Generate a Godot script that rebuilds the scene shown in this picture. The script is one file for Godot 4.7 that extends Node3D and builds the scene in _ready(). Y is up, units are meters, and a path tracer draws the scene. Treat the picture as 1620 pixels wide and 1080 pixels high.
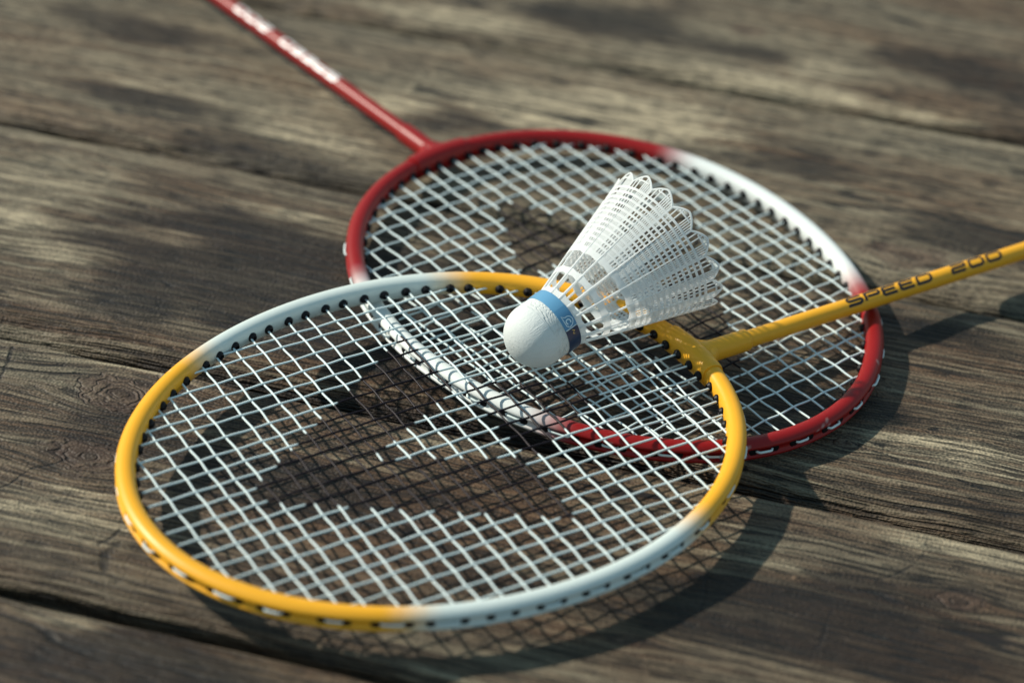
extends Node3D
# Two badminton rackets and a shuttlecock on a weathered plank table, low sun from behind on the left.

const CAM_H := 0.66
const CAM_PITCH := 35.302
const CAM_ROLL := 3.328
const SUN_AZ := 72.0      # degrees to the left of straight ahead
const SUN_EL := 37.0

# head outline of a racket (centre line of the frame), racket axes: x to the handle, y up, z across
const HA := 0.1222
const HB := 0.1000
const HN := 2.028
const HE := 0.0401

var used := {}
var tex_size := 2048


func _ready() -> void:
	camera_and_light()
	deck()
	var logo := logo_shape()
	racket(Transform3D(Basis(Vector3.UP, 2.2857) * Basis(Vector3.BACK, 0.0133) * Basis(Vector3.RIGHT, 0.0047), Vector3(0.0421, 0.0069, -0.9685)),
		Color(0.25, 0.004, 0.006), Color(0.72, 0.77, 0.76), Color(0.85, 0.85, 0.83), logo, 11, 0.22,
		"red and white racket lying flat on the planks under the yellow racket")
	racket(Transform3D(Basis(Vector3.UP, 0.5828) * Basis(Vector3.BACK, -0.0105) * Basis(Vector3.RIGHT, 0.0113), Vector3(-0.0276, 0.0168, -0.8399)),
		Color(0.82, 0.395, 0.022), Color(0.58, 0.66, 0.64), Color(0.012, 0.010, 0.010), logo, 12, -0.26,
		"yellow and white racket resting on top of the red racket, shuttlecock on its strings")
	shuttlecock()


# ------------------------------------------------------------------ camera, sky, sun
func camera_and_light() -> void:
	var cam := Camera3D.new()
	cam.name = "camera"
	var lens := CameraAttributesPhysical.new()
	lens.frustum_focal_length = 96.35
	lens.frustum_focus_distance = 1.095
	lens.frustum_near = 0.05
	lens.frustum_far = 60.0
	lens.exposure_aperture = 4.8
	cam.attributes = lens
	cam.near = 0.05
	cam.far = 60.0
	cam.transform = Transform3D(Basis(Vector3.RIGHT, deg_to_rad(-CAM_PITCH)) * Basis(Vector3.BACK, deg_to_rad(CAM_ROLL)), Vector3(0, CAM_H, 0))
	add_child(cam)
	cam.current = true
	var sky := ProceduralSkyMaterial.new()
	sky.sky_top_color = Color(0.42, 0.56, 0.64)
	sky.sky_horizon_color = Color(0.76, 0.80, 0.79)
	sky.sky_curve = 0.25
	sky.ground_bottom_color = Color(0.16, 0.15, 0.12)
	sky.ground_horizon_color = Color(0.34, 0.36, 0.32)
	var env := Environment.new()
	env.background_mode = Environment.BG_SKY
	env.sky = Sky.new()
	env.sky.sky_material = sky
	env.background_energy_multiplier = 0.80
	env.tonemap_mode = Environment.TONE_MAPPER_LINEAR
	env.tonemap_exposure = 1.34
	env.sdfgi_enabled = true
	env.ssao_enabled = true
	env.ssil_enabled = true
	var we := WorldEnvironment.new()
	we.name = "daylight"
	we.environment = env
	add_child(we)
	var sun := DirectionalLight3D.new()
	sun.name = "sun"
	sun.light_energy = 1.27
	sun.light_color = Color(1.0, 0.965, 0.90)
	sun.light_angular_distance = 1.3
	sun.shadow_enabled = true
	var e := deg_to_rad(SUN_EL)
	var a := deg_to_rad(SUN_AZ)
	sun.basis = Basis.looking_at(-Vector3(-cos(e) * sin(a), sin(e), -cos(e) * cos(a)))
	add_child(sun)


# ------------------------------------------------------------------ mesh helpers
class Buf:
	var v := PackedVector3Array()
	var n := PackedVector3Array()
	var c := PackedColorArray()
	var uv := PackedVector2Array()
	var i := PackedInt32Array()

	# rows x cols points; ctr gives the middle of each row so that normals face away from it
	func grid(p: PackedVector3Array, rows: int, cols: int, wrap_rows: bool, wrap_cols: bool, away: Vector3, probe: int, col: PackedColorArray, uvs := PackedVector2Array()) -> void:
		var first := v.size()
		var nn := PackedVector3Array()
		nn.resize(rows * cols)
		for r in rows:
			var r0 := (r - 1 + rows) % rows if wrap_rows else maxi(r - 1, 0)
			var r1 := (r + 1) % rows if wrap_rows else mini(r + 1, rows - 1)
			for k in cols:
				var k0 := (k - 1 + cols) % cols if wrap_cols else maxi(k - 1, 0)
				var k1 := (k + 1) % cols if wrap_cols else mini(k + 1, cols - 1)
				nn[r * cols + k] = (p[r1 * cols + k] - p[r0 * cols + k]).cross(p[r * cols + k1] - p[r * cols + k0]).normalized()
		var turn := nn[probe].dot(away) < 0.0
		if turn:
			for q in nn.size():
				nn[q] = -nn[q]
		v.append_array(p)
		n.append_array(nn)
		if col.size() == p.size():
			c.append_array(col)
		else:
			var per_row := col.size() == rows
			for r in rows:
				var cc: Color = col[r] if per_row else col[0]
				for k in cols:
					c.append(cc)
		if uvs.size() == p.size():
			uv.append_array(uvs)
		else:
			for r in rows:
				for k in cols:
					uv.append(Vector2(float(k) / cols, float(r) / rows))
		# with du x dv = outward, (r,k) (r+1,k) (r,k+1) is counter-clockwise, so Godot's front is the other way round
		for r in (rows if wrap_rows else rows - 1):
			var r1 := (r + 1) % rows
			for k in (cols if wrap_cols else cols - 1):
				var k1 := (k + 1) % cols
				var a := first + r * cols + k
				var b := first + r1 * cols + k
				var d := first + r * cols + k1
				var e := first + r1 * cols + k1
				if turn:
					i.append_array(PackedInt32Array([a, b, d, d, b, e]))
				else:
					i.append_array(PackedInt32Array([a, d, b, d, e, b]))

	func fan(ring: PackedVector3Array, middle: Vector3, out: Vector3, col: Color) -> void:
		var first := v.size()
		v.append(middle)
		v.append_array(ring)
		for q in ring.size() + 1:
			n.append(out)
			c.append(col)
			uv.append(Vector2(0.5, 0.5))
		for q in ring.size():
			var a := first + 1 + q
			var b := first + 1 + (q + 1) % ring.size()
			if (v[a] - middle).cross(v[b] - middle).dot(out) > 0.0:
				i.append_array(PackedInt32Array([first, b, a]))
			else:
				i.append_array(PackedInt32Array([first, a, b]))

	func mesh() -> ArrayMesh:
		var arr := []
		arr.resize(Mesh.ARRAY_MAX)
		arr[Mesh.ARRAY_VERTEX] = v
		arr[Mesh.ARRAY_NORMAL] = n
		arr[Mesh.ARRAY_COLOR] = c
		arr[Mesh.ARRAY_TEX_UV] = uv
		arr[Mesh.ARRAY_INDEX] = i
		var m := ArrayMesh.new()
		m.add_surface_from_arrays(Mesh.PRIMITIVE_TRIANGLES, arr)
		return m


# a section (x along xs, y along ys) swept through the centres
func sweep(b: Buf, at: PackedVector3Array, xs: PackedVector3Array, ys: PackedVector3Array, sec: PackedVector2Array, size: PackedFloat32Array, closed: bool, col: PackedColorArray, caps := true) -> void:
	var p := PackedVector3Array()
	var rows := at.size()
	var cols := sec.size()
	for r in rows:
		var k := size[r] if size.size() == rows else 1.0
		for s in sec:
			p.append(at[r] + (xs[r] * s.x + ys[r] * s.y) * k)
	var far := 0
	for k in cols:
		if sec[k].length() > sec[far].length():
			far = k
	var mid := rows / 2
	b.grid(p, rows, cols, closed, true, p[mid * cols + far] - at[mid], mid * cols + far, col)
	if not closed and caps:
		b.fan(p.slice(0, cols), at[0], (at[0] - at[1]).normalized(), col[0])
		b.fan(p.slice((rows - 1) * cols), at[rows - 1], (at[rows - 1] - at[rows - 2]).normalized(), col[col.size() - 1])


func disc(n: int, rx: float, ry: float) -> PackedVector2Array:
	var s := PackedVector2Array()
	for k in n:
		s.append(Vector2(cos(TAU * k / n) * rx, sin(TAU * k / n) * ry))
	return s


# a round bar along a path; up is any direction not along it
func tube(b: Buf, path: PackedVector3Array, r: float, sides: int, up: Vector3, col: PackedColorArray, size := PackedFloat32Array()) -> void:
	var xs := PackedVector3Array()
	var ys := PackedVector3Array()
	for k in path.size():
		var t := (path[mini(k + 1, path.size() - 1)] - path[maxi(k - 1, 0)]).normalized()
		var x := t.cross(up).normalized()
		xs.append(x)
		ys.append(x.cross(t))
	sweep(b, path, xs, ys, disc(sides, r, r), size, false, col)


# a turned shape about the axis through o: rings of (distance along, radius)
func lathe(b: Buf, o: Vector3, axis: Vector3, prof: PackedVector2Array, sides: int, col: PackedColorArray, caps := true) -> void:
	var at := PackedVector3Array()
	var xs := PackedVector3Array()
	var ys := PackedVector3Array()
	var size := PackedFloat32Array()
	var x := axis.cross(Vector3.UP if absf(axis.y) < 0.9 else Vector3.RIGHT).normalized()
	for q in prof:
		at.append(o + axis * q.x)
		xs.append(x)
		ys.append(x.cross(axis))
		size.append(q.y)
	sweep(b, at, xs, ys, disc(sides, 1, 1), size, false, col, caps)


func numbered(parent: Node, called: String) -> String:
	var key := [parent, called]
	var k: int = used.get(key, 0)
	used[key] = k + 1
	return called if k == 0 else "%s_%03d" % [called, k]


func put(parent: Node, called: String, m: Mesh, mat: Material, at := Transform3D()) -> MeshInstance3D:
	var o := MeshInstance3D.new()
	o.name = numbered(parent, called)
	o.mesh = m
	o.material_override = mat
	o.transform = at
	parent.add_child(o, true)
	return o


func paint(col: Color, rough: float, spec := 0.5) -> StandardMaterial3D:
	var m := StandardMaterial3D.new()
	m.albedo_color = col.linear_to_srgb()
	m.roughness = rough
	m.metallic_specular = spec
	return m


func vertex_paint(rough: float, spec := 0.5) -> StandardMaterial3D:
	var m := paint(Color.WHITE, rough, spec)
	m.vertex_color_use_as_albedo = true
	return m


# ------------------------------------------------------------------ the plank table
func noise(seed_: int, kind := FastNoiseLite.TYPE_PERLIN, octaves := 0) -> FastNoiseLite:
	var f := FastNoiseLite.new()
	f.seed = seed_
	f.frequency = 1.0
	f.noise_type = kind
	f.fractal_type = FastNoiseLite.FRACTAL_FBM if octaves else FastNoiseLite.FRACTAL_NONE
	f.fractal_octaves = maxi(octaves, 1)
	return f


const EDGE := 0.022     # how far the wood texture goes down over each edge


# textures of one plank: colour and height. s runs along the deck, w across the plank from its far edge.
func wood(d: Dictionary, wide: float, w_px: int, h_px: int, s0: float, s1: float) -> Array:
	var sd: int = d.seed
	var n_bend := noise(sd)
	var n_ring := noise(sd + 1)
	var n_fine := noise(sd + 2)
	var n_fib := noise(sd + 3)
	var n_crack := noise(sd + 4)
	var n_blot := noise(sd + 5, FastNoiseLite.TYPE_PERLIN, 4)
	var n_grey := noise(sd + 6, FastNoiseLite.TYPE_PERLIN, 3)
	var n_speck := noise(sd + 7)
	var knots: Array = d.get("knots", [])
	var dark: Array = d.get("dark", [])
	var light: Array = d.get("light", [])
	var marks: Array = d.get("marks", [])
	var ringf: float = d.get("ring", 240.0)
	var ridge: float = d.get("ridge", 1.0)
	var grey0: float = d.get("grey", 0.5)
	var tone: float = d.get("tone", 1.0)
	var rows_c := []
	var rows_h := []
	rows_c.resize(h_px)
	rows_h.resize(h_px)
	for j in h_px:
		var cb := PackedByteArray()
		var hb := PackedByteArray()
		cb.resize(w_px * 3)
		hb.resize(w_px)
		var w := -EDGE + (j + 0.5) / h_px * (wide + 2.0 * EDGE)
		var near_knots := []
		for kn in knots:
			if absf(w - kn[1]) < kn[2] * 6.0:
				near_knots.append(kn)
		var near_dark := []
		for q in dark:
			if absf(w - q[1]) < q[3] * 2.2:
				near_dark.append(q)
		var near_light := []
		for q in light:
			if absf(w - q[1]) < q[3] * 2.2:
				near_light.append(q)
		var near_brown := []
		for q in d.get("brown", []):
			if absf(w - q[1]) < q[3] * 2.2:
				near_brown.append(q)
		var near_marks := []
		for mk in marks:
			if w > minf(mk[1], mk[3]) - 0.003 and w < maxf(mk[1], mk[3]) + 0.003:
				near_marks.append(mk)
		# what changes slowly along the plank is worked out at every fourth pixel
		var bend0 := 0.0
		var bend1 := 0.0
		var blot0 := 0.0
		var blot1 := 0.0
		var gr0 := 0.0
		var gr1 := 0.0
		var dk0 := 0.0
		var dk1 := 0.0
		var lt0 := 0.0
		var lt1 := 0.0
		var px := (s1 - s0) / w_px
		for i in w_px:
			var s := s0 + (i + 0.5) * px
			if i % 4 == 0:
				for twice in (2 if i == 0 else 1):
					bend0 = bend1
					blot0 = blot1
					gr0 = gr1
					dk0 = dk1
					lt0 = lt1
					var sn := s if i == 0 and twice == 0 else s + 4.0 * px
					bend1 = 0.0065 * n_bend.get_noise_2d(sn * 5.0, w * 9.0) + 0.0018 * n_bend.get_noise_2d(sn * 17.0 + 40.0, w * 40.0)
					blot1 = n_blot.get_noise_2d(sn * 11.0, w * 26.0)
					gr1 = n_grey.get_noise_2d(sn * 7.0 + 9.0, w * 34.0)
					dk1 = 0.0
					for q in near_dark:
						var x: float = (sn - q[0]) / q[2]
						var y: float = (w - q[1]) / q[3]
						if x * x + y * y < 4.0:
							dk1 += q[4] * exp(-(x * x + y * y) * 1.4)
					lt1 = 0.0
					for q in near_brown:
						var x: float = (sn - q[0]) / q[2]
						var y: float = (w - q[1]) / q[3]
						if x * x + y * y < 4.0:
							gr1 -= q[4] * exp(-(x * x + y * y) * 1.4)
					for q in near_light:
						var x: float = (sn - q[0]) / q[2]
						var y: float = (w - q[1]) / q[3]
						if x * x + y * y < 4.0:
							lt1 += q[4] * exp(-(x * x + y * y) * 1.4)
			var mix := (i % 4) * 0.25
			var wq := w + lerpf(bend0, bend1, mix)
			var blot := lerpf(blot0, blot1, mix)
			var gr := lerpf(gr0, gr1, mix)
			var in_knot := 0.0
			var knot_ring := 0.0
			for kn in near_knots:
				var r: float = kn[2]
				var ds: float = (s - kn[0]) / 1.7
				var dw: float = w - kn[1]
				var dd := ds * ds + dw * dw
				if dd < r * r * 16.0:
					wq -= dw * 0.85 * exp(-dd / (r * r * 2.6))
					if dd < r * r * 2.5:
						var dist := sqrt(dd) * (1.0 + 0.40 * n_bend.get_noise_2d(s * 60.0, w * 90.0) + 0.22 * n_bend.get_noise_2d(s * 210.0, w * 330.0))
						if dist < r * 1.15:
							var k := smoothstep(r * 1.15, r * 0.75, dist)
							in_knot = maxf(in_knot, k)
							knot_ring = 0.7 * n_ring.get_noise_2d(dist * 700.0, 3.3) - 0.5 * smoothstep(r * 0.25, 0.0, absf(dist - r * 0.9)) - 0.9 * smoothstep(r * 0.55, 0.0, dist)
			var ring := n_ring.get_noise_2d(s * 3.2, wq * ringf) + 0.55 * n_ring.get_noise_2d(s * 5.0 + 70.0, wq * ringf * 2.3)
			if in_knot > 0.0:
				ring = lerpf(ring, 0.25 + 0.6 * knot_ring, in_knot * 0.8)
			var groove := smoothstep(0.20, 0.02, absf(ring + 0.08))
			var fine := n_fine.get_noise_2d(s * 52.0, wq * 1500.0)
			var fib := n_fib.get_noise_2d(s * 150.0, wq * 2500.0)
			var speck := n_speck.get_noise_2d(s * 75.0, wq * 620.0)
			var pit := smoothstep(0.16, 0.5, speck)
			var grit := n_speck.get_noise_2d(s * 900.0 + 50.0, w * 1150.0)
			var height := 0.55 + ridge * (0.16 * ring + 0.12 * fine - 0.26 * groove) + 0.12 * fib - 0.22 * pit + 0.10 * grit
			# splits that follow the grain
			var cr := n_crack.get_noise_2d(s * 4.5, wq * 105.0)
			var split := 0.0
			if absf(cr) < 0.045 and n_crack.get_noise_2d(s * 8.0 + 30.0, w * 30.0) > 0.04:
				split = minf(1.0, 1.5 - 1.5 * absf(cr) / 0.045)
			height -= 0.45 * split
			var g := clampf(grey0 + 0.75 * gr + 0.40 * ring * ridge + 0.30 * fine, 0.0, 1.0)
			var v := 1.12 + 0.42 * ring * ridge - 0.70 * groove * ridge + 0.52 * fine + 0.55 * fib - 0.55 * pit - 0.12 * speck + 0.62 * grit
			# old dirt, darker patches, a darkened plank edge, pale worn patches: ragged along the grain
			var rag := 0.34 * fine + 0.26 * ring + 0.30 * speck + 0.5 * n_grey.get_noise_2d(s * 38.0, wq * 210.0)
			var dk := smoothstep(0.16, 0.72, 1.3 * lerpf(dk0, dk1, mix) + 0.95 * blot + 0.42 * rag) * 0.76
			var lt := smoothstep(0.18, 0.75, 1.35 * lerpf(lt0, lt1, mix) - 0.5 * blot + 0.45 * rag)
			dk = clampf(dk - 0.4 * lt, 0.0, 0.9)
			g = clampf(g + 0.5 * lt, 0.0, 1.0)
			v = maxf(v, 0.18) * (1.0 - dk) * (0.80 + 0.95 * lt) * tone * (1.0 - 0.85 * split)
			g = clampf(g - 0.35 * dk, 0.0, 1.0)
			var cr_ := lerpf(0.132, 0.178, g) * v
			var cg_ := lerpf(0.070, 0.150, g) * v
			var cb_ := lerpf(0.034, 0.100, g) * v
			if in_knot > 0.0:
				var dim := 1.0 + 0.6 * knot_ring
				cr_ = lerpf(cr_, 0.072 * dim, in_knot * 0.55)
				cg_ = lerpf(cg_, 0.040 * dim, in_knot * 0.55)
				cb_ = lerpf(cb_, 0.026 * dim, in_knot * 0.55)
			for mk in near_marks:
				var pa := Vector2(mk[0], mk[1])
				var ab := Vector2(mk[2], mk[3]) - pa
				var pp := Vector2(s, w) - pa
				var dist := pp.distance_to(ab * clampf(pp.dot(ab) / ab.length_squared(), 0.0, 1.0) + Vector2(0.0016, 0.0016) * n_bend.get_noise_2d(s * 70.0, w * 70.0)) + 0.0003 * grit
				if dist < mk[4]:
					var k: float = minf(1.0, 1.6 * (1.0 - dist / mk[4])) * mk[5]
					cr_ *= 1.0 - k
					cg_ *= 1.0 - k
					cb_ *= 1.0 - k
					height -= 0.2 * k
			cb[i * 3] = int(clampf(pow(maxf(cr_, 0.004), 0.4545) * 255.0, 0.0, 255.0))
			cb[i * 3 + 1] = int(clampf(pow(maxf(cg_, 0.004), 0.4545) * 255.0, 0.0, 255.0))
			cb[i * 3 + 2] = int(clampf(pow(maxf(cb_, 0.004), 0.4545) * 255.0, 0.0, 255.0))
			hb[i] = int(clampf(height * 255.0, 0.0, 255.0))
		rows_c[j] = cb
		rows_h[j] = hb
	var all_c := PackedByteArray()
	var all_h := PackedByteArray()
	for j in h_px:
		all_c.append_array(rows_c[j])
		all_h.append_array(rows_h[j])
	return [Image.create_from_data(w_px, h_px, false, Image.FORMAT_RGB8, all_c), Image.create_from_data(w_px, h_px, false, Image.FORMAT_L8, all_h)]


func deck() -> void:
	var ground := MeshInstance3D.new()
	ground.name = "ground"
	var pm := PlaneMesh.new()
	pm.size = Vector2(60, 60)
	ground.mesh = pm
	ground.material_override = paint(Color(0.05, 0.045, 0.03), 0.95)
	ground.position.y = -0.72
	ground.set_meta("kind", "structure")
	ground.set_meta("label", "dark ground below the plank table, seen only through the gaps")
	ground.set_meta("category", "ground")
	add_child(ground)
	var root := Node3D.new()
	root.name = "plank_table"
	root.set_meta("kind", "structure")
	root.set_meta("label", "weathered grey brown plank table top under the two rackets")
	root.set_meta("category", "table top")
	root.rotation.y = -deg_to_rad(13.78)
	add_child(root)
	# far edge of each plank (its middle of the gap), across the deck
	var g := [-1.596, -1.446, -1.296, -1.1456, -0.998, -0.8417, -0.694, -0.544, -0.394, -0.244]
	var look := [
		{"seed": 210, "grey": 0.45},
		{"seed": 220, "grey": 0.45},
		{"seed": 230, "grey": 0.75, "ridge": 0.8, "tone": 0.98, "dark": [[-0.253, 0.106, 0.05, 0.02, 0.75], [-0.165, 0.11, 0.03, 0.012, 0.5], [-0.084, 0.086, 0.05, 0.022, 0.65], [-0.02, 0.09, 0.04, 0.02, 0.4]],
			"light": [[-0.142, 0.116, 0.03, 0.012, 0.35], [-0.075, 0.139, 0.05, 0.012, 0.4], [-0.332, 0.129, 0.06, 0.02, 0.5], [-0.18, 0.14, 0.08, 0.01, 0.4]], "knots": [[-0.185, 0.088, 0.006]]},
		{"seed": 240, "grey": 0.82, "ridge": 0.8, "tone": 1.04, "dark": [[-0.291, 0.072, 0.03, 0.018, 0.5], [-0.458, 0.045, 0.07, 0.02, 0.6], [-0.45, 0.103, 0.06, 0.016, 0.45], [-0.125, 0.056, 0.045, 0.02, 0.5], [-0.04, 0.09, 0.05, 0.02, 0.4], [-0.388, 0.14, 0.06, 0.015, 0.35]],
			"light": [[-0.335, 0.073, 0.04, 0.018, 0.55], [-0.254, 0.049, 0.06, 0.03, 0.55], [-0.444, 0.094, 0.05, 0.012, 0.45], [-0.2, 0.04, 0.06, 0.03, 0.4], [-0.36, 0.11, 0.04, 0.02, 0.4]], "knots": [[-0.074, 0.114, 0.011]]},
		{"seed": 251, "grey": 0.62, "ridge": 1.25, "tone": 0.84, "ring": 300.0, "dark": [[-0.372, 0.076, 0.06, 0.026, 0.95], [-0.325, 0.085, 0.06, 0.03, 0.95], [-0.36, 0.045, 0.035, 0.016, 0.6], [-0.30, 0.115, 0.05, 0.02, 0.7], [-0.389, 0.118, 0.03, 0.014, 0.5], [-0.29, 0.05, 0.05, 0.018, 0.5], [-0.27, 0.10, 0.09, 0.03, 0.45], [-0.18, 0.1, 0.09, 0.035, 0.45], [-0.066, 0.085, 0.03, 0.02, 0.3], [-0.05, 0.02, 0.05, 0.012, 0.5], [-0.27, 0.158, 0.07, 0.014, 1.0], [-0.19, 0.160, 0.06, 0.014, 1.0], [-0.11, 0.160, 0.06, 0.010, 0.6], [-0.03, 0.160, 0.06, 0.008, 0.4], [-0.35, 0.158, 0.05, 0.008, 0.8]], "brown": [[-0.26, 0.135, 0.10, 0.03, 0.6], [-0.18, 0.11, 0.08, 0.05, 0.5]],  # the last dark entries make a darker band along the near edge
			"light": [[-0.456, 0.035, 0.05, 0.022, 0.6], [-0.415, 0.091, 0.03, 0.012, 0.6], [-0.388, 0.063, 0.03, 0.007, 0.6], [-0.345, 0.029, 0.04, 0.01, 0.45], [-0.038, 0.102, 0.05, 0.02, 0.5], [-0.45, 0.07, 0.05, 0.02, 0.5]],
			"marks": [[-0.076, 0.111, -0.02, 0.124, 0.0009, 0.85], [-0.066, 0.088, -0.02, 0.103, 0.0007, 0.8], [-0.3662, 0.1213, -0.3655, 0.1213, 0.0011, -1.6], [-0.1142, 0.1418, -0.1125, 0.1418, 0.0022, 0.9], [-0.066, 0.1075, -0.063, 0.1085, 0.0022, 0.9], [-0.045, 0.0925, -0.043, 0.0915, 0.0014, 0.8]], "knots": [[-0.077, 0.112, 0.003]]},
		{"seed": 262, "tone": 0.74, "grey": 0.56, "ridge": 1.1, "knots": [[-0.360, 0.021, 0.012], [-0.356, 0.063, 0.010], [-0.221, 0.058, 0.007], [-0.019, 0.039, 0.006], [-0.13, 0.10, 0.004]],
			"dark": [[-0.067, 0.069, 0.06, 0.026, 0.8], [-0.102, 0.07, 0.04, 0.022, 0.6], [-0.03, 0.08, 0.05, 0.02, 0.5], [-0.214, 0.045, 0.03, 0.014, 0.3], [-0.28, 0.056, 0.05, 0.02, 0.45], [-0.36, 0.045, 0.03, 0.03, 0.5], [-0.285, 0.052, 0.03, 0.02, 0.35], [-0.255, 0.02, 0.05, 0.012, 0.4], [-0.2, 0.075, 0.06, 0.02, 0.4], [-0.02, 0.03, 0.03, 0.015, 0.4]],
			"brown": [[-0.22, 0.05, 0.09, 0.05, 0.8], [-0.30, 0.09, 0.05, 0.03, 0.3], [-0.05, 0.08, 0.06, 0.04, 0.3]], "light": [[-0.353, 0.003, 0.05, 0.006, 0.55], [-0.213, 0.015, 0.06, 0.012, 0.4], [-0.358, 0.097, 0.05, 0.022, 0.5], [-0.02, 0.009, 0.07, 0.01, 0.5], [-0.191, 0.139, 0.05, 0.014, 0.35], [-0.09, 0.035, 0.03, 0.012, 0.4]],
			"marks": [[-0.410, 0.027, -0.413, 0.007, 0.0012, 0.9], [-0.381, 0.095, -0.373, 0.078, 0.0007, 0.8], [-0.373, 0.078, -0.363, 0.067, 0.0008, 0.8], [-0.367, 0.107, -0.379, 0.071, 0.0006, 0.7], [-0.332, 0.111, -0.328, 0.101, 0.0013, 0.8], [-0.377, 0.038, -0.379, 0.020, 0.0008, 0.6],
				[-0.326, 0.108, -0.3275, 0.116, 0.0022, 0.6], [-0.3275, 0.116, -0.325, 0.123, 0.0022, 0.6], [-0.325, 0.123, -0.318, 0.128, 0.002, 0.5], [-0.077, 0.04, -0.05, 0.036, 0.0009, 0.7], [-0.05, 0.036, -0.038, 0.025, 0.0009, 0.7], [-0.063, 0.06, -0.065, 0.09, 0.001, 0.5], [-0.112, 0.05, -0.109, 0.085, 0.001, 0.5], [-0.0805, 0.0447, -0.0795, 0.0447, 0.0013, -1.4], [-0.0403, 0.0437, -0.0397, 0.0437, 0.001, -1.0], [-0.1525, 0.1087, -0.1518, 0.1087, 0.0012, -0.9]]},
		{"seed": 273, "tone": 0.66, "grey": 0.55, "ridge": 0.9, "dark": [[-0.278, 0.014, 0.05, 0.02, 0.6], [-0.33, 0.03, 0.06, 0.02, 0.5]], "light": [[-0.325, 0.006, 0.03, 0.006, 0.5]]},
		{"seed": 280}, {"seed": 290}]
	var open := [0.007, 0.007, 0.007, 0.006, 0.0042, 0.0085, 0.0040, 0.007, 0.007, 0.007]
	var from := -1.1
	var to := 1.0
	var extra := []   # textures of a seen plank serve the unseen ones too
	for k in 9:
		var seen: bool = k >= 2 and k <= 6
		var maps: Array
		var wide: float = g[k + 1] - g[k] - (open[k] + open[k + 1]) / 2.0
		if seen:
			var fine: bool = k >= 4 and k <= 5
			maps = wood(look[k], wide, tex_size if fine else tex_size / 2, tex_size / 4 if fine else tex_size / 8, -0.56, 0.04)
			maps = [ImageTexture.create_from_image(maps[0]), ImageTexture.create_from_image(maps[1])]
			extra = maps if extra.is_empty() else extra
		else:
			maps = extra
		if maps.is_empty():
			continue
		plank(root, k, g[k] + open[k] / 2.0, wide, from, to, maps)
	# the two farthest planks lie outside the picture and reuse the first seen one's wood
	for k in 2:
		plank(root, k, g[k] + 0.0035, g[k + 1] - g[k] - 0.007, from, to, extra)


func plank(root: Node3D, k: int, z0: float, wide: float, from: float, to: float, maps: Array) -> void:
	var m := StandardMaterial3D.new()
	m.resource_name = "weathered_wood"
	m.albedo_texture = maps[0]
	m.roughness = 0.62
	m.metallic_specular = 0.42
	m.heightmap_enabled = true
	m.heightmap_texture = maps[1]
	m.heightmap_scale = 0.21
	var nz := noise(900 + k)
	var near_r: float = [0.006, 0.006, 0.007, 0.007, 0.0105, 0.006, 0.006, 0.006, 0.006][k]
	var p := PackedVector3Array()
	var uvs := PackedVector2Array()
	var rows := 320
	var prof := []
	for r in rows:
		var s := lerpf(from, to, float(r) / (rows - 1))
		prof.clear()
		var rf := 0.0035 + 0.0022 * nz.get_noise_2d(s * 14.0, 1.0)
		var rn := near_r * (1.0 + 0.55 * nz.get_noise_2d(s * 9.0, 5.0) + 0.25 * nz.get_noise_2d(s * 40.0, 5.0))
		var ef := 0.0008 + 0.0014 * nz.get_noise_2d(s * 10.0, 9.0) + 0.0006 * nz.get_noise_2d(s * 60.0, 9.0)
		var en := -0.0012 + 0.0016 * nz.get_noise_2d(s * 8.0, 13.0) + 0.0007 * nz.get_noise_2d(s * 50.0, 13.0)
		if k == 4:
			en -= 0.004 * exp(-pow((s + 0.20) / 0.09, 2.0))
			rn += 0.008 * exp(-pow((s + 0.215) / 0.07, 2.0))
		prof.append(Vector2(ef, -0.034))
		prof.append(Vector2(ef, -rf * 2.5))
		for q in 6:
			var a := PI / 2 * q / 5.0
			prof.append(Vector2(ef + rf * (1.0 - cos(a)), -rf + rf * sin(a)))
		for q in 30:
			prof.append(Vector2(lerpf(ef + rf, wide + en - rn * 1.5, (q + 1.0) / 31.0), 0.0))
		for q in 9:
			var a := PI / 2 * q / 8.0
			prof.append(Vector2(wide + en - rn * 1.5 + rn * 1.5 * sin(a), -rn + rn * cos(a)))
		prof.append(Vector2(wide + en, -rn * 2.0))
		prof.append(Vector2(wide + en, -0.034))
		for c in prof.size():
			var q: Vector2 = prof[c]
			var y := q.y
			if q.y > -0.02:
				y += -0.0007 + 0.0006 * nz.get_noise_2d(s * 20.0, q.x * 45.0 + 3.0) + 0.00035 * nz.get_noise_2d(s * 30.0, q.x * 300.0)
			p.append(Vector3(s, y + (0.002 if k == 5 else 0.0), z0 + q.x))
			var down := minf(-q.y, EDGE)
			var w := q.x - down * 0.8 if c < 8 else (q.x + down * 0.8 if c > 37 else q.x)
			uvs.append(Vector2((s + 0.56) / 0.60, (w + EDGE) / (wide + 2.0 * EDGE)))
	var cols := prof.size()
	var b := Buf.new()
	b.grid(p, rows, cols, false, false, Vector3.UP, (rows / 2) * cols + cols / 2, PackedColorArray([Color.WHITE]), uvs)
	put(root, "plank", b.mesh(), m)


# ------------------------------------------------------------------ rackets
func head(t: float) -> Vector3:
	var c := cos(t)
	var s := sin(t)
	var x := HA * signf(c) * pow(absf(c), 2.0 / HN)
	return Vector3(x, 0, HB * signf(s) * pow(absf(s), 2.0 / HN) * (1.0 + HE * x / HA))


func head_out(t: float) -> Vector3:
	var d := head(t + 0.002) - head(t - 0.002)
	var n := Vector3(d.z, 0, -d.x).normalized()
	return n if n.dot(head(t)) > 0.0 else -n


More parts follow.
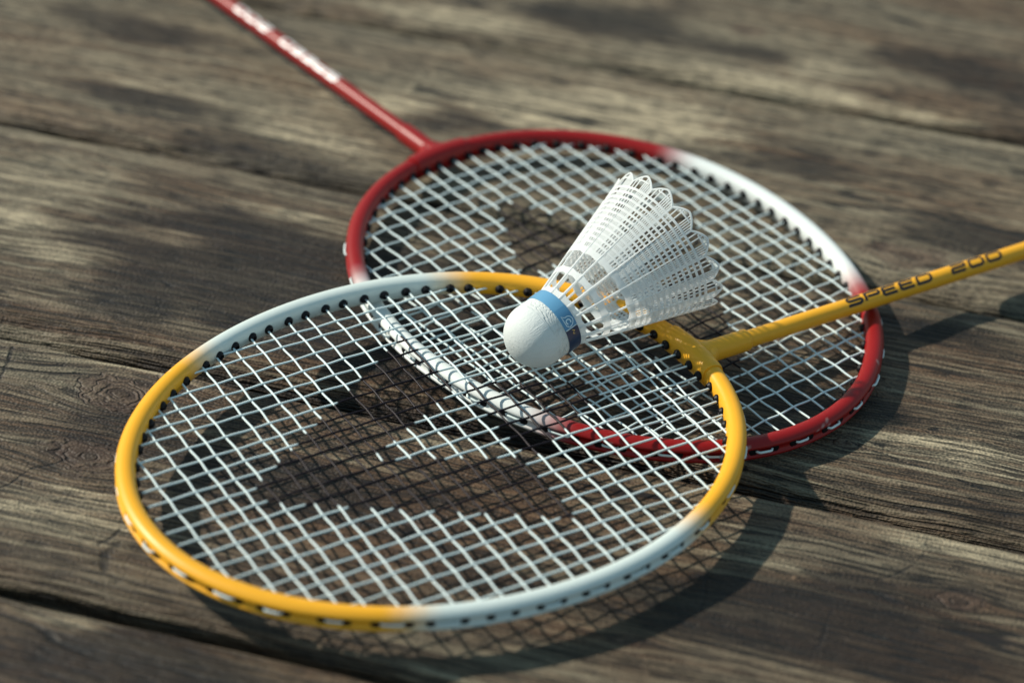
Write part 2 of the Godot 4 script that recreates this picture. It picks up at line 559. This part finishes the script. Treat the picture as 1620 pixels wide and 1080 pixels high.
# where a string along x (z fixed) or along z (x fixed) meets the frame: angles of its two ends
func ends(at: float, along_x: bool) -> Array:
	var found := []
	var steps := 1440
	var last := 0.0
	for k in steps + 1:
		var h := head(TAU * (k + 0.37) / steps)
		var f := (h.z if along_x else h.x) - at
		if k > 0 and f * last < 0.0:
			found.append(TAU * (k + 0.37 - absf(f) / (absf(f) + absf(last))) / steps)
		last = f
	return found


# the dyed emblem: a chevron and a triangle, in racket coordinates (metres)
func logo_shape() -> Array:
	var chevron := PackedVector2Array([Vector2(-0.079, 0), Vector2(-0.074, -0.0055), Vector2(0.0235, -0.066), Vector2(0.0235, -0.0245), Vector2(-0.0285, 0), Vector2(0.0235, 0.0245), Vector2(0.0235, 0.066), Vector2(-0.074, 0.0055)])
	var triangle := PackedVector2Array([Vector2(0.0262, -0.029), Vector2(0.0262, 0.029), Vector2(0.0745, 0.0035), Vector2(0.0745, -0.0035)])
	return [chevron, triangle]


func dyed(p: Vector3, logo: Array) -> bool:
	var q := Vector2(p.x, p.z)
	return Geometry2D.is_point_in_polygon(q, logo[0]) or Geometry2D.is_point_in_polygon(q, logo[1])


func racket(at: Transform3D, main_col: Color, pale: Color, letter_col: Color, logo: Array, sd: int, lean: float, label: String) -> void:
	var root := Node3D.new()
	root.name = numbered(self, "badminton_racket")
	root.transform = at
	root.set_meta("label", label)
	root.set_meta("category", "badminton racket")
	root.set_meta("group", "badminton rackets on the table")
	add_child(root)
	var rng := RandomNumberGenerator.new()
	rng.seed = sd
	var gloss := vertex_paint(0.44, 0.36)
	var peel := NoiseTexture2D.new()
	peel.width = 512
	peel.height = 512
	peel.seamless = true
	peel.noise = noise(40 + sd, FastNoiseLite.TYPE_SIMPLEX_SMOOTH, 3)
	(peel.noise as FastNoiseLite).frequency = 0.012
	gloss.heightmap_enabled = true
	gloss.heightmap_texture = peel
	gloss.heightmap_scale = 0.005
	gloss.uv1_triplanar = true
	gloss.uv1_scale = Vector3(22, 22, 22)
	gloss.clearcoat_enabled = true
	gloss.clearcoat = 0.16
	gloss.clearcoat_roughness = 0.3
	# frame: hollow-sided tube with a groove for the string round its outside
	var half := [Vector2(2.5, 3.95), Vector2(3.45, 2.95), Vector2(3.85, 2.15), Vector2(3.55, 1.65), Vector2(2.75, 1.25), Vector2(2.55, 0.0)]
	var inner := [Vector2(1.25, 4.55), Vector2(0.0, 4.7), Vector2(-1.3, 4.5), Vector2(-2.5, 3.9), Vector2(-3.35, 2.9), Vector2(-3.8, 1.5), Vector2(-3.9, 0.0)]
	var sec := PackedVector2Array()
	for q in [half[5], half[4], half[3], half[2], half[1], half[0]] + inner:
		sec.append(q * 0.001)
	for q in [5, 4, 3, 2, 1, 0]:
		sec.append(Vector2(inner[q].x, -inner[q].y) * 0.001)
	for q in [0, 1, 2, 3, 4]:
		sec.append(Vector2(half[q].x, -half[q].y) * 0.001)
	var pts := PackedVector3Array()
	var xs := PackedVector3Array()
	var ys := PackedVector3Array()
	var cols := PackedColorArray()
	var n := 420
	for k in n:
		var t := TAU * k / n
		pts.append(head(t))
		xs.append(head_out(t))
		ys.append(Vector3.UP)
		var f := smoothstep(0.071, 0.047, absf(head(t).x) + 0.001 * rng.randf())
		cols.append(main_col.lerp(pale, f))
	var b := Buf.new()
	var each := PackedColorArray()
	for k in n:
		for q in sec.size():
			var edge := absf(sec[q].y) > 0.0021 and absf(sec[q].y) < 0.0042 and sec[q].x > 0.001
			var bare := edge and rng.randf() < (0.02 if sd == 11 and sin(k * 0.13 + sd) > 0.2 else 0.004)
			each.append(cols[k].lerp(Color(0.62, 0.60, 0.56), 0.35) if bare else cols[k])
	sweep(b, pts, xs, ys, sec, PackedFloat32Array(), true, each)
	var frame := put(root, "frame", b.mesh(), gloss)
	# throat: a sleeve round the frame that flares into the socket of the shaft
	b = Buf.new()
	pts = PackedVector3Array()
	xs = PackedVector3Array()
	ys = PackedVector3Array()
	var size := PackedFloat32Array()
	for k in 26:
		var f := k / 25.0
		var t := lerpf(-0.150, 0.135, f)
		pts.append(head(t))
		xs.append(head_out(t))
		ys.append(Vector3.UP)
		var e := minf(f, 1.0 - f)
		size.append(0.98 + 0.06 * smoothstep(0.0, 0.03, e) + 0.04 * smoothstep(0.10, 0.40, e))
	var ring := PackedVector2Array()
	for k in 22:
		var a := TAU * k / 22
		ring.append(Vector2(signf(cos(a)) * pow(absf(cos(a)), 0.85) * 0.0047, signf(sin(a)) * pow(absf(sin(a)), 0.85) * 0.0054))
	sweep(b, pts, xs, ys, ring, size, false, PackedColorArray([main_col]))
	var flare := PackedVector2Array()
	for q in [[-2.0, 5.3], [3.0, 5.3], [4.4, 5.1], [5.6, 4.86], [7.2, 4.66], [9.0, 4.66], [12.0, 4.62], [25.0, 4.62], [25.7, 4.58], [26.1, 4.3], [26.1, 3.4]]:
		flare.append(Vector2(q[0], q[1]) * 0.001)
	lathe(b, Vector3(HA, 0, 0), Vector3.RIGHT, flare, 28, PackedColorArray([main_col]))
	# webs that fill the corners between sleeve and socket
	for sgn in [-1.0, 1.0]:
		pts = PackedVector3Array()
		xs = PackedVector3Array()
		ys = PackedVector3Array()
		size = PackedFloat32Array()
		for k in 9:
			var f := k / 8.0
			pts.append(Vector3(HA + 0.0012 + 0.0068 * f * f, 0, sgn * (0.0092 - 0.0075 * f)))
			var tg := Vector3(0.0136 * f + 0.0001, 0, -sgn * 0.0075).normalized()
			xs.append(tg.cross(Vector3.UP))
			ys.append(Vector3.UP)
			size.append(1.0)
		sweep(b, pts, xs, ys, disc(14, 0.0030, 0.0040), size, false, PackedColorArray([main_col]))
	put(root, "throat_joint", b.mesh(), gloss)
	# shaft with its lettering, cone and grip
	b = Buf.new()
	lathe(b, Vector3.ZERO, Vector3.RIGHT, PackedVector2Array([Vector2(0.14, 0.0037), Vector2(0.2, 0.0037), Vector2(0.3, 0.0037), Vector2(0.40, 0.0037)]), 32, PackedColorArray([main_col]))
	var shaft := put(root, "shaft", b.mesh(), gloss)
	lettering(shaft, letter_col, lean)
	b = Buf.new()
	lathe(b, Vector3.ZERO, Vector3.RIGHT, PackedVector2Array([Vector2(0.385, 0.0039), Vector2(0.387, 0.0052), Vector2(0.405, 0.0085), Vector2(0.412, 0.0105), Vector2(0.413, 0.0122), Vector2(0.53, 0.0122), Vector2(0.537, 0.0132), Vector2(0.54, 0.0125), Vector2(0.5405, 0.008)]), 24, PackedColorArray([Color(0.02, 0.02, 0.02)]))
	put(root, "grip", b.mesh(), paint(Color(0.02, 0.02, 0.022), 0.8))
	# strings: woven mains and crosses
	var string_mat := vertex_paint(0.42, 0.3)
	var white := Color(0.66, 0.77, 0.78)
	var black := Color(0.012, 0.011, 0.012)
	var mains := []
	for k in 22:
		mains.append((k - 10.5) * 0.00832 + rng.randf_range(-0.0004, 0.0004))
	var crosses := []
	for k in range(-11, 13):
		crosses.append(-0.0058 + 0.00915 * k + (0.0006 if absi(k) % 2 == 1 else 0.0) + rng.randf_range(-0.0003, 0.0003))
	# where each string meets the frame; a main and a cross that end close together share a hole
	var tips := []          # [angle, pass, string, which end]
	for pass_ in 2:
		var mine: Array = mains if pass_ == 0 else crosses
		for k in mine.size():
			var both := ends(mine[k], pass_ == 0)
			if both.size() < 2 or head(both[0]).distance_to(head(both[1])) < 0.03:
				continue
			if (head(both[0]).x > head(both[1]).x) if pass_ == 0 else (head(both[0]).z > head(both[1]).z):
				both.reverse()
			tips.append([both[0], pass_, k, 0])
			tips.append([both[1], pass_, k, 1])
	tips.sort_custom(func(x, y): return x[0] < y[0])
	var holes := []
	var end_at := {}
	var taken := -1
	for k in tips.size():
		var q: Array = tips[k]
		if k > 0 and taken != k - 1 and tips[k - 1][1] != q[1] and head(tips[k - 1][0]).distance_to(head(q[0])) < 0.0056:
			holes[-1] = (holes[-1] + q[0]) / 2.0
			taken = k
			end_at["%d %d %d" % [tips[k - 1][1], tips[k - 1][2], tips[k - 1][3]]] = holes[-1]
		else:
			holes.append(q[0])
		end_at["%d %d %d" % [q[1], q[2], q[3]]] = holes[-1]
	for pass_ in 2:
		var along := pass_ == 0
		var mine: Array = mains if along else crosses
		var other: Array = crosses if along else mains
		for k in mine.size():
			if not end_at.has("%d %d 0" % [pass_, k]):
				continue
			var p0 := head(end_at["%d %d 0" % [pass_, k]])
			var p1 := head(end_at["%d %d 1" % [pass_, k]])
			var span := p0.distance_to(p1)
			var path := PackedVector3Array()
			var tint := PackedColorArray()
			var steps := int(span / 0.0009)
			var q := 0
			for i in steps + 1:
				var p := p0.lerp(p1, float(i) / steps)
				var c := p.x if along else p.z
				while q < other.size() - 1 and other[q + 1] <= c:
					q += 1
				var f: float = (c - other[q]) / (other[mini(q + 1, other.size() - 1)] - other[q]) if q < other.size() - 1 and c >= other[0] else 0.0
				f = clampf(f, 0.0, 1.0)
				var sgn := 1.0 if (q + k + pass_) % 2 == 0 else -1.0
				var weave := cos(PI * f) * sgn
				weave *= smoothstep(0.004, 0.014, minf(i, steps - i) * 0.0009)
				path.append(p + Vector3(0, weave * 0.00022, 0) + (Vector3(0, 0, 1) if along else Vector3(1, 0, 0)) * weave * 0.00008)
				tint.append(black if dyed(p, logo) else white)
			b = Buf.new()
			tube(b, path, 0.00045, 7, Vector3.UP, tint)
			put(root, "main_string" if along else "cross_string", b.mesh(), string_mat)
	# grommets, one for each hole
	b = Buf.new()
	lathe(b, Vector3.ZERO, Vector3.RIGHT, PackedVector2Array([Vector2(-0.0030, 0.0006), Vector2(-0.0031, 0.0017), Vector2(-0.0026, 0.0019), Vector2(-0.002, 0.0017), Vector2(0.0034, 0.0017), Vector2(0.0036, 0.0020), Vector2(0.0043, 0.0020), Vector2(0.0046, 0.0018), Vector2(0.0050, 0.0014), Vector2(0.0054, 0.0012), Vector2(0.0054, 0.0009), Vector2(0.0045, 0.0006)]), 16, PackedColorArray([Color.WHITE]))
	var plug := b.mesh()
	var rubber := paint(Color(0.005, 0.0045, 0.006), 0.5, 0.35)
	for t in holes:
		var o := head_out(t)
		var push := 0.0014 if absf(head(t).z) < 0.0135 and head(t).x > 0 else 0.0
		put(root, "grommet", plug, rubber, Transform3D(Basis(-o, Vector3.UP, (-o).cross(Vector3.UP)), head(t) - o * push))
	# string runs outside the frame between every second pair of holes
	for k in range(0, holes.size() - 1, 2):
		var t0: float = holes[k]
		var t1: float = holes[k + 1]
		if head(t0).distance_to(head(t1)) > 0.016 or (absf(head(t0).z) < 0.014 and head(t0).x > 0.0):
			continue
		var path := PackedVector3Array()
		var bulge := rng.randf_range(0.0034, 0.0043)
		for i in 15:
			var f := i / 14.0
			var t := lerpf(t0, t1, f)
			path.append(head(t) + head_out(t) * lerpf(0.0012, bulge, smoothstep(0.0, 0.25, minf(f, 1.0 - f))) + Vector3(0, 0.0002, 0))
		b = Buf.new()
		tube(b, path, 0.00053, 7, Vector3.UP, PackedColorArray([white]))
		put(root, "string_loop", b.mesh(), string_mat)


# SPEED 200 in squared letters, bent round the shaft (top of the shaft, read from the head to the handle)
func lettering(shaft: MeshInstance3D, col: Color, lean: float) -> void:
	var w := 7.2
	var h := 4.0
	var glyphs := {
		"S": [[[w, h], [1.0, h], [0, h - 0.6], [0, h * 0.5 + 0.5], [0.6, h * 0.5], [w - 0.6, h * 0.5], [w, h * 0.5 - 0.5], [w, 0.6], [w - 1.0, 0], [0, 0]]],
		"P": [[[0, 0], [0, h], [w - 1.0, h], [w, h - 0.6], [w, h * 0.45 + 0.5], [w - 0.8, h * 0.45], [1.0, h * 0.45]]],
		"E": [[[w, h], [1.0, h], [0, h - 0.7], [0, 0.7], [1.0, 0], [w, 0]], [[0.2, h * 0.5], [w - 0.8, h * 0.5]]],
		"D": [[[0, h], [w - 1.2, h], [w, h - 0.8], [w, 0.8], [w - 1.2, 0], [0, 0], [0, h * 0.82]]],
		"2": [[[0, h], [w - 1.0, h], [w, h - 0.6], [w, h * 0.5 + 0.5], [w - 0.6, h * 0.5], [0.8, h * 0.5], [0, h * 0.5 - 0.6], [0, 0], [w, 0]]],
		"0": [[[1.0, h], [w - 1.0, h], [w, h - 0.8], [w, 0.8], [w - 1.0, 0], [1.0, 0], [0, 0.8], [0, h - 0.8], [1.0, h]]],
	}
	var starts := [["S", 198.8], ["P", 208.2], ["E", 217.4], ["E", 226.6], ["D", 235.8], ["2", 254.6], ["0", 264.4], ["0", 274.2]]
	var r := 0.00376
	var ink := paint(col, 0.4)
	for st in starts:
		var b := Buf.new()
		for line in glyphs[st[0]]:
			var dense := []
			for k in line.size() - 1:
				var a := Vector2(line[k][0], line[k][1])
				var z := Vector2(line[k + 1][0], line[k + 1][1])
				var m := maxi(2, int(a.distance_to(z) / 0.35))
				for i in m:
					dense.append(a.lerp(z, float(i) / m))
			dense.append(Vector2(line[-1][0], line[-1][1]))
			var p := PackedVector3Array()
			for k in dense.size():
				var d: Vector2 = (dense[mini(k + 1, dense.size() - 1)] - dense[maxi(k - 1, 0)]).normalized()
				var side := Vector2(-d.y, d.x) * 0.68
				for e in [-1.0, -0.33, 0.33, 1.0]:
					var q: Vector2 = dense[k] + side * e
					var a: float = (q.y - h / 2) * 0.001 / r + lean
					p.append(Vector3(st[1] * 0.001 + q.x * 0.001 + q.y * 0.00018, cos(a) * r, -sin(a) * r))
			b.grid(p, dense.size(), 4, false, false, Vector3(0, p[1].y, p[1].z), 1, PackedColorArray([Color.WHITE]))
		put(shaft, "letter", b.mesh(), ink)


# ------------------------------------------------------------------ shuttlecock
func shuttlecock() -> void:
	var root := Node3D.new()
	root.name = "shuttlecock"
	var a := Vector3(0.7255, 0.2639, -0.6356).normalized()
	var side := a.cross(Vector3.UP).normalized()
	var up := side.cross(a)
	# own axes: y along the shuttle towards the skirt, x to its side, z away from its upper face
	root.transform = Transform3D(Basis(side, a, side.cross(a)), Vector3(0.0096, 0.0298, -0.8958))
	root.set_meta("label", "white plastic shuttlecock with blue collar lying on the yellow racket")
	root.set_meta("category", "shuttlecock")
	add_child(root)
	var rc := 0.0134
	# cork: a dome of creased white synthetic leather
	var cork := paint(Color(0.63, 0.68, 0.67), 0.6, 0.3)
	var creases := noise(77)
	var pores := noise(78)
	var im := Image.create(512, 256, false, Image.FORMAT_L8)
	for j in 256:
		for i in 512:
			# around the nose the creases run in arcs across the dome
			var lat := j / 256.0 * PI * 0.5
			var lon := i / 512.0 * TAU
			var q := Vector2(cos(lon), sin(lon)) * sin(lat)
			var wv := creases.get_noise_2d(q.x * 3.0 + 5.0, q.y * 3.0)
			var line := creases.get_noise_2d((q.y * 0.8 + q.x * 0.6) * 12.0, (q.x * 0.8 - q.y * 0.6) * 62.0 + wv * 9.0)
			var v := 0.6 + 0.17 * line + 0.20 * pores.get_noise_2d(q.x * 95.0, q.y * 95.0)
			# worn pits where it has been hit
			v -= 0.5 * smoothstep(0.22, 0.42, pores.get_noise_2d(q.x * 60.0 + 9.0, q.y * 26.0)) * smoothstep(0.5, 0.1, q.distance_to(Vector2(0.12, 0.05)))
			im.set_pixel(i, j, Color(v, v, v))
	cork.heightmap_enabled = true
	cork.heightmap_texture = ImageTexture.create_from_image(im)
	cork.heightmap_scale = 0.045
	var b := Buf.new()
	var rows := 44
	var cols := 72
	var p := PackedVector3Array()
	var uvs := PackedVector2Array()
	for r in rows:
		var y: float
		var rad: float
		if r < 32:
			var t := PI / 2 * r / 31.0
			y = -cos(t) * rc * 0.985
			rad = maxf(sin(t) * rc, 0.00001)
		else:
			y = (r - 31) / 12.0 * 0.0118
			rad = rc - 0.0002 * smoothstep(0.0, 1.0, (r - 31) / 12.0)
		for k in cols + 1:
			var an := TAU * k / cols
			p.append(Vector3(cos(an) * rad, y, sin(an) * rad))
			uvs.append(Vector2(float(k) / cols, minf(r / 31.0, 1.2)))
	b.grid(p, rows, cols + 1, false, false, Vector3(0, -1, 0) + p[10 * (cols + 1)] * 50.0, 10 * (cols + 1), PackedColorArray([Color.WHITE]), uvs)
	lathe(b, Vector3.ZERO, Vector3.UP, PackedVector2Array([Vector2(0.0116, rc - 0.0003), Vector2(0.0121, rc - 0.0008), Vector2(0.0122, 0.009), Vector2(0.0122, 0.001)]), 60, PackedColorArray([Color.WHITE]))
	put(root, "cork", b.mesh(), cork)
	# collar: blue tape, navy where it carries its print; angle 0 at the side, 90 at the top
	var collar := collar_piece(root, "collar", 24.0, 384.0 - 66.0, rc + 0.00022, Color(0.11, 0.30, 0.49), 0.0059, 0.0119)
	collar_piece(collar, "navy_tape", -42.0, 24.0, rc + 0.00024, Color(0.018, 0.035, 0.085), 0.0059, 0.0119)
	collar_piece(collar, "tape_overlap", 24.0, 62.0, rc + 0.00042, Color(0.085, 0.25, 0.43), 0.00592, 0.01188)
	var trim := paint(Color(0.66, 0.80, 0.85), 0.4)
	b = Buf.new()
	stroke(b, [[-0.02, -2.9], [-0.02, 2.9]], 23.6, 0.0089, rc + 0.00050, 0.16)
	put(collar, "tape_edge", b.mesh(), trim)
	b = Buf.new()
	stroke(b, [[1.75, -1.5], [-1.6, -1.65], [-2.9, -1.6], [-2.1, -1.0], [-1.75, -0.3], [-1.75, 0.6], [-1.5, 1.35], [-0.9, 1.95], [0.0, 2.25], [0.9, 2.1], [1.75, 1.5], [2.3, 0.7], [2.55, -0.1], [2.5, -0.7]], 37.0, 0.0088, rc + 0.00058, 0.17)
	stroke(b, [[0.85, 0.75], [0.45, 1.0], [-0.1, 1.02], [-0.6, 0.75], [-0.85, 0.2], [-0.8, -0.35], [-0.45, -0.8], [0.1, -0.95], [0.6, -0.8], [0.9, -0.5]], 36.0, 0.0088, rc + 0.00058, 0.24)
	stroke(b, [[1.75, -1.5], [1.95, -0.95], [2.5, -0.9]], 37.0, 0.0088, rc + 0.00058, 0.15)
	put(collar, "emblem", b.mesh(), trim)
	b = Buf.new()
	stroke(b, [[-0.6, -0.5], [0.0, 0.6], [0.6, -0.3]], 17.0, 0.0092, rc + 0.00046, 0.16)
	stroke(b, [[0.9, -0.6], [1.5, 0.2]], 17.0, 0.0092, rc + 0.00046, 0.14)
	put(collar, "gold_print", b.mesh(), paint(Color(0.72, 0.5, 0.12), 0.4))
	# skirt: moulded nylon, 16 feathers
	var nylon := paint(Color(0.86, 0.91, 0.91), 0.6, 0.3)
	nylon.backlight_enabled = true
	nylon.backlight = Color(1.0, 1.0, 1.0)
	b = Buf.new()
	var white := PackedColorArray([Color.WHITE])
	# solid reinforcing bands near the cork
	band(b, 0.0112, 0.0150, 0.0005, white)
	band(b, 0.0220, 0.0250, 0.00045, white)
	band(b, 0.0325, 0.0354, 0.0005, white)
	# hoops of the net
	var d := 0.0378
	while d < 0.0665:
		hoop(b, d, 0.00052, white, 0.0, 16.0)
		d += 0.00242
	for k in 16:
		for e in [[0.0688, 0.24, 0.76]]:
			hoop(b, e[0], 0.00034, white, k + e[1], k + e[2])
		# threads along the feather: wide windows on one side of the rib, narrow slits on the other
		for f in [0.0, 0.08, 0.16, 0.24, 0.32, 0.40, 0.66, 0.83]:
			thread(b, k + f, 0.0335 if f < 0.45 else 0.034, feather_end(f) - 0.0002, 0.00025 if f > 0.01 and f < 0.45 else (0.00027 if f > 0.45 else 0.00046), white)
		# pointed edge of the feather
		var path := PackedVector3Array()
		var xs := PackedVector3Array()
		var ys := PackedVector3Array()
		for i in 17:
			var f := i / 16.0
			path.append(skirt(k + f, feather_end(f)))
			ys.append(skirt_out(k + f, 0.066))
		for i in 17:
			xs.append((path[mini(i + 1, 16)] - path[maxi(i - 1, 0)]).normalized().cross(ys[i]).normalized())
		sweep(b, path, xs, ys, disc(6, 0.00048, 0.00028), PackedFloat32Array(), false, white)
	var net := put(root, "skirt", b.mesh(), nylon)
	b = Buf.new()
	for i in 1:
		thread(b, 0.5, 0.0108, 0.0600, 0.00066, white, true)
	var rib := b.mesh()
	for k in 16:
		put(net, "rib", rib, nylon, Transform3D(Basis(Vector3.UP, -TAU * k / 16.0), Vector3.ZERO))


func skirt_r(y: float) -> float:
	return lerpf(0.0121, 0.0321, (y - 0.0112) / (0.070 - 0.0112))


# k counts feathers round the skirt, with its fraction across one feather
func skirt(k: float, y: float) -> Vector3:
	var f := k - floorf(k)
	var pleat := (1.0 - absf(2.0 * f - 1.0)) * 0.00025 * smoothstep(0.030, 0.068, y)
	var an := TAU * k / 16.0
	var r := skirt_r(y) + pleat - 0.0003 * smoothstep(0.030, 0.068, y)
	return Vector3(cos(an) * r, y, sin(an) * r)


func skirt_out(k: float, y: float) -> Vector3:
	var an := TAU * k / 16.0
	return Vector3(cos(an), -0.33, sin(an)).normalized()


func feather_end(f: float) -> float:
	return 0.0674 + 0.0037 * (1.0 - pow(absf(2.0 * f - 1.0), 1.5))


func band(b: Buf, y0: float, y1: float, thick: float, col: PackedColorArray) -> void:
	var path := PackedVector3Array()
	var xs := PackedVector3Array()
	var ys := PackedVector3Array()
	for i in 128:
		var an := TAU * i / 128.0
		path.append(skirt(16.0 * i / 128.0, (y0 + y1) / 2))
		ys.append(skirt_out(16.0 * i / 128.0, y0))
		xs.append(Vector3(cos(an) * 0.33, 1, sin(an) * 0.33).normalized())
	var hw := (y1 - y0) / 2
	# wider where it meets a rib, so that the windows beside it are rounded
	var size := PackedFloat32Array()
	for i in 128:
		size.append(1.0 - 0.16 * cos(TAU * i / 8.0))
	sweep(b, path, xs, ys, PackedVector2Array([Vector2(-hw, -thick / 2), Vector2(hw, -thick / 2), Vector2(hw * 1.03, 0), Vector2(hw, thick / 2), Vector2(-hw, thick / 2), Vector2(-hw * 1.03, 0)]), size, true, col)


func hoop(b: Buf, y: float, half: float, col: PackedColorArray, k0: float, k1: float) -> void:
	var path := PackedVector3Array()
	var xs := PackedVector3Array()
	var ys := PackedVector3Array()
	var closed := k1 - k0 >= 16.0
	var n := 192 if closed else 8
	for i in n:
		var k := k0 + (k1 - k0) * (float(i) / n if closed else i / (n - 1.0))
		var an := TAU * k / 16.0
		path.append(skirt(k, y))
		ys.append(skirt_out(k, y))
		xs.append(Vector3(cos(an) * 0.33, 1, sin(an) * 0.33).normalized())
	sweep(b, path, xs, ys, PackedVector2Array([Vector2(-half, -0.00018), Vector2(half, -0.00018), Vector2(half, 0.00018), Vector2(-half, 0.00018)]), PackedFloat32Array(), closed, col)


func thread(b: Buf, k: float, y0: float, y1: float, half: float, col: PackedColorArray, rib := false) -> void:
	var path := PackedVector3Array()
	var xs := PackedVector3Array()
	var ys := PackedVector3Array()
	var size := PackedFloat32Array()
	var n := 16
	var an := TAU * k / 16.0
	for i in n:
		var y := lerpf(y0, y1, i / (n - 1.0))
		path.append(skirt(k, y) + skirt_out(k, y) * (0.00012 if rib else 0.0))
		xs.append(Vector3(-sin(an), 0, cos(an)))
		ys.append(skirt_out(k, y))
		size.append(lerpf(1.0, 0.35, i / (n - 1.0)) if rib else 1.0)
	sweep(b, path, xs, ys, disc(8, half, half * 0.9) if rib else PackedVector2Array([Vector2(-half, -0.00014), Vector2(half, -0.00014), Vector2(half, 0.00014), Vector2(-half, 0.00014)]), size, false, col)


# angle 0 points to the shuttle's side, 90 to its top
func collar_at(deg: float, y: float, r: float) -> Vector3:
	var an := deg_to_rad(deg)
	# own x is the side; own z is side x axis = up
	return Vector3(cos(an) * r, y, sin(an) * r)


func collar_piece(parent: Node, called: String, a0: float, a1: float, r: float, col: Color, y0: float, y1: float) -> MeshInstance3D:
	var b := Buf.new()
	var p := PackedVector3Array()
	var n := maxi(6, int((a1 - a0) / 4.0))
	var prof := [Vector2(y0 + 0.0001, r - 0.0004), Vector2(y0, r - 0.0001), Vector2(y0 + 0.0001, r), Vector2((y0 + y1) / 2, r + 0.00004), Vector2(y1 - 0.0001, r), Vector2(y1, r - 0.0001), Vector2(y1 - 0.0001, r - 0.0004)]
	for i in n + 1:
		for q in prof:
			p.append(collar_at(lerpf(a0, a1, float(i) / n), q.x, q.y))
	b.grid(p, n + 1, prof.size(), false, false, Vector3(p[3].x, 0, p[3].z), 3, PackedColorArray([Color.WHITE]))
	var m := paint(col, 0.34, 0.5)
	return put(parent, called, b.mesh(), m)


# a printed line on the collar: x in millimetres along the reading direction, y towards the skirt
func stroke(b: Buf, line: Array, deg: float, y: float, r: float, half: float) -> void:
	var p := PackedVector3Array()
	for k in line.size():
		var a := Vector2(line[maxi(k - 1, 0)][0], line[maxi(k - 1, 0)][1])
		var z := Vector2(line[mini(k + 1, line.size() - 1)][0], line[mini(k + 1, line.size() - 1)][1])
		var d := (z - a).normalized()
		for e in [-1.0, 1.0]:
			var q: Vector2 = Vector2(line[k][0], line[k][1]) + Vector2(-d.y, d.x) * half * e
			p.append(collar_at(deg - rad_to_deg(q.x * 0.001 / r), y + q.y * 0.001, r))
	b.grid(p, line.size(), 2, false, false, Vector3(p[0].x, 0, p[0].z), 0, PackedColorArray([Color.WHITE]))
